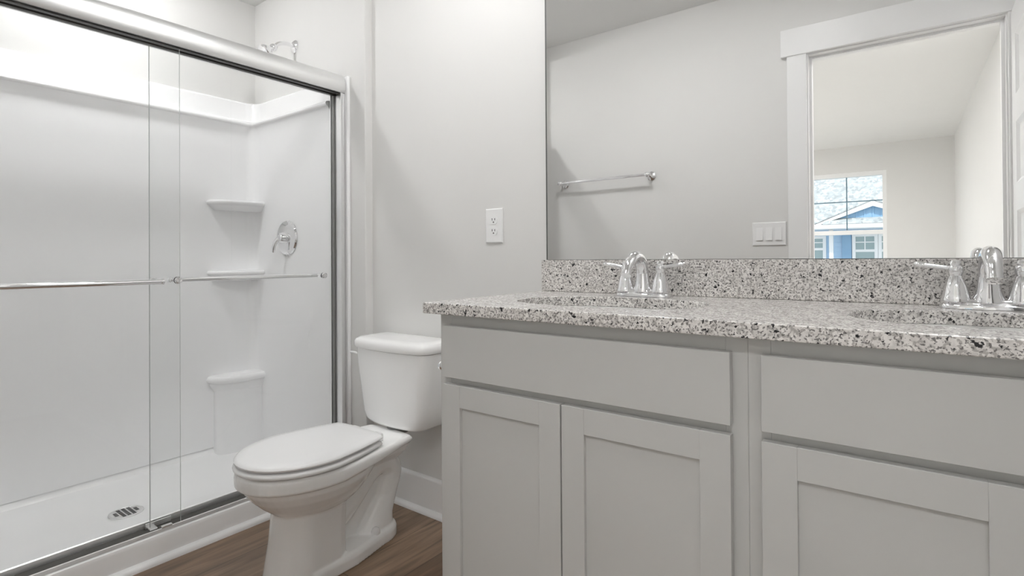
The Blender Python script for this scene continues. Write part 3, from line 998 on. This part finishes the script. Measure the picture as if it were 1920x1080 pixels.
# ---------------------------------------------------------------- wall plates, towel bar
ox, oz = -1.210, 1.113
t = thing('wall_outlet', 'white duplex power outlet on the wall between toilet and mirror', 'outlet', (ox, 0, oz))
b = bm_new()
ring_loft(b, [[(ox + sx_ * (0.0385 - g), -y, oz + sz * (0.0615 - g)) for sx_, sz in ((-1, -1), (1, -1), (1, 1), (-1, 1))] for y, g in ((0.0005, 0.0), (0.003, 0.0), (0.0062, 0.0035))])
obj('cover_plate', b, 'plastic', t)
for s in (-1, 1):
    b = bm_new()
    zc = oz + s * 0.0195
    pts = []
    for k in range(28):
        a = 2 * PI * k / 28
        x, z = 0.0172 * math.cos(a), 0.0172 * math.sin(a)
        pts.append((ox + x, zc + max(-0.0142, min(0.0142, z))))
    ring_loft(b, [[(x, -0.006, z) for x, z in pts], [(x, -0.0078, z) for x, z in pts]])
    rc_ = obj('receptacle', b, 'plastic', t)
    b = bm_new()
    box(b, ox - 0.0075, ox - 0.0052, -0.0081, -0.0077, zc - 0.0005, zc + 0.0075)
    box(b, ox + 0.0052, ox + 0.0075, -0.0081, -0.0077, zc + 0.0, zc + 0.007)
    lathe(b, [(0, 0), (0.0026, 0), (0.0026, 0.0004), (0, 0.0004)], (ox, -0.0077, zc - 0.0068), '-Y', 14)
    sl = obj('slots', b, 'dark', None)
    sl.parent = rc_
    sl.matrix_parent_inverse = Matrix.Identity(4)

wx, wz = -0.629, 1.117
t = thing('light_switch', 'white three-gang rocker switch beside the door casing, seen in the mirror', 'light switch', (wx, YW, wz))
b = bm_new()
ring_loft(b, [[(wx + sx_ * (0.083 - g), YW + y, wz + sz * (0.062 - g)) for sx_, sz in ((-1, -1), (1, -1), (1, 1), (-1, 1))] for y, g in ((0.0005, 0.0), (0.003, 0.0), (0.0062, 0.0035))])
obj('cover_plate', b, 'plastic', t)
for k in (-1, 0, 1):
    b = bm_new()
    xc = wx + k * 0.046
    ring_loft(b, [[(xc + sx_ * 0.0165, YW + 0.006 + yo, wz + sz * 0.0335) for sx_, sz, yo in ((-1, -1, a0), (1, -1, a0), (1, 1, a1), (-1, 1, a1))] for a0, a1 in ((-0.001, -0.001), (0.0065, 0.0015))])
    obj('rocker', b, 'plastic', t)

tbz, tby = 1.489, YW + 0.068
t = thing('towel_bar', 'chrome towel bar on the wall opposite the mirror, seen in the mirror', 'towel bar', (-1.58, YW, tbz))
b = bm_new()
tube(b, [(-1.905, tby, tbz), (-1.262, tby, tbz)], 0.0085, 20)
obj('bar', b, 'chrome', t, True)
for x in (-1.885, -1.282):
    b = bm_new()
    lathe(b, [(0, 0.0005), (0.027, 0.0005), (0.027, 0.005), (0.020, 0.011), (0.012, 0.016), (0.0105, 0.045), (0.0135, 0.056), (0.0150, 0.068), (0.0135, 0.079), (0.007, 0.084), (0, 0.085)], (x, YW, tbz), 'Y', 28)
    obj('post', b, 'chrome', t, True)
    
# ---------------------------------------------------------------- the open bathroom door (seen in the mirror)
dx0, dx1 = 0.330, 0.365
dy0, dy1 = YW + 0.020, YW + 0.780
b = bm_new()
stl = 0.112
tops = [1.905, 1.542, 1.179, 0.816, 0.453]
bots = [1.655, 1.292, 0.929, 0.566, 0.203]
box(b, dx0, dx1, dy0, dy0 + stl, 0.012, 2.025)
box(b, dx0, dx1, dy1 - stl, dy1, 0.012, 2.025)
zs = [2.025] + [z for p in zip(tops, bots) for z in p] + [0.012]
for k in range(0, len(zs), 2):
    box(b, dx0, dx1, dy0 + stl, dy1 - stl, zs[k + 1], zs[k])
for zt, zb in zip(tops, bots):                 # recessed, bevelled panels
    for (xf, s) in ((dx0, 1), (dx1, -1)):
        ring_loft(b, [[(xf + s * d_, yy, zz) for yy, zz in ((dy0 + stl + g, zb + g), (dy1 - stl - g, zb + g), (dy1 - stl - g, zt - g), (dy0 + stl + g, zt - g))] for d_, g in ((0.0, 0.0), (0.004, 0.006), (0.010, 0.016), (0.0105, 0.024), (0.007, 0.045))], False, True)
d1 = struct('door_1', b, 'door')
b = bm_new()
for s, x in ((-1, dx0), (1, dx1)):
    lathe(b, [(0, 0), (0.032, 0), (0.031, 0.006), (0.014, 0.012), (0.011, 0.030), (0.022, 0.038), (0.027, 0.050), (0.024, 0.062), (0.0, 0.068)], (x, dy1 - 0.07, 0.93), 'X' if s > 0 else '-X', 28)
dk = obj('door_knob', b, 'alu', d1, True)
dk['label'] = 'satin metal door knob'
for z in (0.25, 1.02, 1.80):
    b = bm_new()
    tube(b, [(dx0 - 0.004, dy0 - 0.008, z - 0.045), (dx0 - 0.004, dy0 - 0.008, z + 0.045)], 0.006, 12)
    obj('hinge', b, 'alu', d1, True)

# ---------------------------------------------------------------- the neighbour's house outside the bedroom window
HY = -14.0
struct('ground', box(bm_new(), -25, 25, -45, 25, -0.6, -0.5), 'drive')
t = thing('neighbouring_house', 'blue sided house with a white trimmed gable outside the bedroom window, seen in the mirror', 'house', (-0.8, HY - 3, -0.5))
b = bm_new()
n = 24
prof = [(HY - 0.3, -0.5), (HY, -0.5)]
z = -0.5
while z < 1.62:                                 # lap siding
    prof += [(HY + 0.02, z), (HY, min(z + 0.115, 1.64))]
    z += 0.115
prof += [(HY - 0.3, 1.64)]
extrude_profile(b, prof, 'X', -7, 7)
box(b, -7, 7, HY - 6, HY - 0.3, -0.5, 1.64)
obj('siding_wall', b, 'siding', t)
b = bm_new()
box(b, -7.3, 7.3, HY - 0.1, HY + 0.45, 1.640, 1.665)
box(b, -7.3, 7.3, HY + 0.45, HY + 0.47, 1.638, 1.755)
obj('fascia', b, 'hwhite', t)
b = bm_new()
ring_loft(b, [[(x, HY + 0.48, 1.756), (x, HY + 0.48, 1.79), (x, HY - 7.0, 6.35), (x, HY - 7.0, 6.25)] for x in (-7.4, 7.4)])
obj('roof', b, 'roof', t)
gx = -0.79
gy = HY + 0.60
b = bm_new()                                   # gable: blue board-and-batten triangle
hw_ = 1.10
ring_loft(b, [[(gx - hw_, y, 1.76), (gx + hw_, y, 1.76), (gx, y, 2.24)] for y in (gy - 0.35, gy)])
for k in range(-6, 7):
    x = gx + k * 0.16
    h_ = 0.48 * (1 - abs(x - gx) / hw_)
    if h_ > 0.08:
        box(b, x - 0.015, x + 0.015, gy, gy + 0.015, 1.76, 1.76 + h_ - 0.02)
obj('gable', b, 'shutter', t)
b = bm_new()                                   # white rakes
for s in (-1, 1):
    pts = [(gx, 2.255), (gx, 2.135), (gx + s * 1.30, 1.655), (gx + s * 1.30, 1.690)]
    ring_loft(b, [[(x, y, z) for x, z in pts] for y in (gy + 0.01, gy + 0.13)])
box(b, gx - 1.3, gx + 1.3, gy - 0.2, gy + 0.30, 1.640, 1.735)
obj('rake_board', b, 'hwhite', t)
b = bm_new()                                   # gable roof going back, and the pent roof below
for s in (-1, 1):
    ring_loft(b, [[(gx, y, 2.26), (gx, y, 2.29), (gx + s * 1.36, y, 1.705), (gx + s * 1.36, y, 1.68)] for y in (gy + 0.14, gy - 2.0)])
ring_loft(b, [[(x, gy + 0.31, 1.735), (x, gy + 0.31, 1.745), (x, gy + 0.01, 1.885), (x, gy + 0.01, 1.735)] for x in (gx - 0.98, gx + 0.98)])
obj('gable_roof', b, 'roof', t)
b = bm_new()
box(b, -1.695, -1.61, HY + 0.3, HY + 0.42, -0.5, 1.64, 0.005)
obj('porch_post', b, 'hwhite', t)
def house_window(x0, x1, z0, z1, my):
    b = bm_new()
    fw_ = 0.07
    box(b, x0, x0 + fw_, HY, HY + 0.07, z0, z1)
    box(b, x1 - fw_, x1, HY, HY + 0.07, z0, z1)
    box(b, x0 + fw_, x1 - fw_, HY, HY + 0.069, z1 - fw_, z1)
    box(b, x0 + fw_, x1 - fw_, HY, HY + 0.069, z0, z0 + fw_)
    box(b, x0 + fw_, x1 - fw_, HY, HY + 0.06, my - 0.03, my + 0.03)
    xm = (x0 + x1) / 2
    box(b, xm - 0.012, xm + 0.012, HY, HY + 0.050, my + 0.03, z1 - fw_)
    box(b, x0 + fw_, x1 - fw_, HY, HY + 0.046, (my + z1) / 2 - 0.012, (my + z1) / 2 + 0.012)
    w = obj('window', b, 'hwhite', t)
    p = obj('pane', box(bm_new(), x0 + 0.02, x1 - 0.02, HY + 0.005, HY + 0.035, z0 + 0.02, z1 - 0.02), 'hglass', None)
    p.parent = w
    p.matrix_parent_inverse = Matrix.Identity(4)
house_window(-2.42, -1.80, 0.86, 1.50, 1.17)
house_window(-1.25, -0.73, 0.35, 1.53, 1.12)
house_window(-0.725, -0.22, 0.35, 1.53, 1.12)
b = bm_new()
box(b, -1.46, -1.265, HY + 0.02, HY + 0.055, 0.35, 1.53)
for z in (0.38, 1.06, 1.46):
    box(b, -1.45, -1.275, HY + 0.05, HY + 0.07, z, z + 0.04)
obj('shutter', b, 'shutter', t)
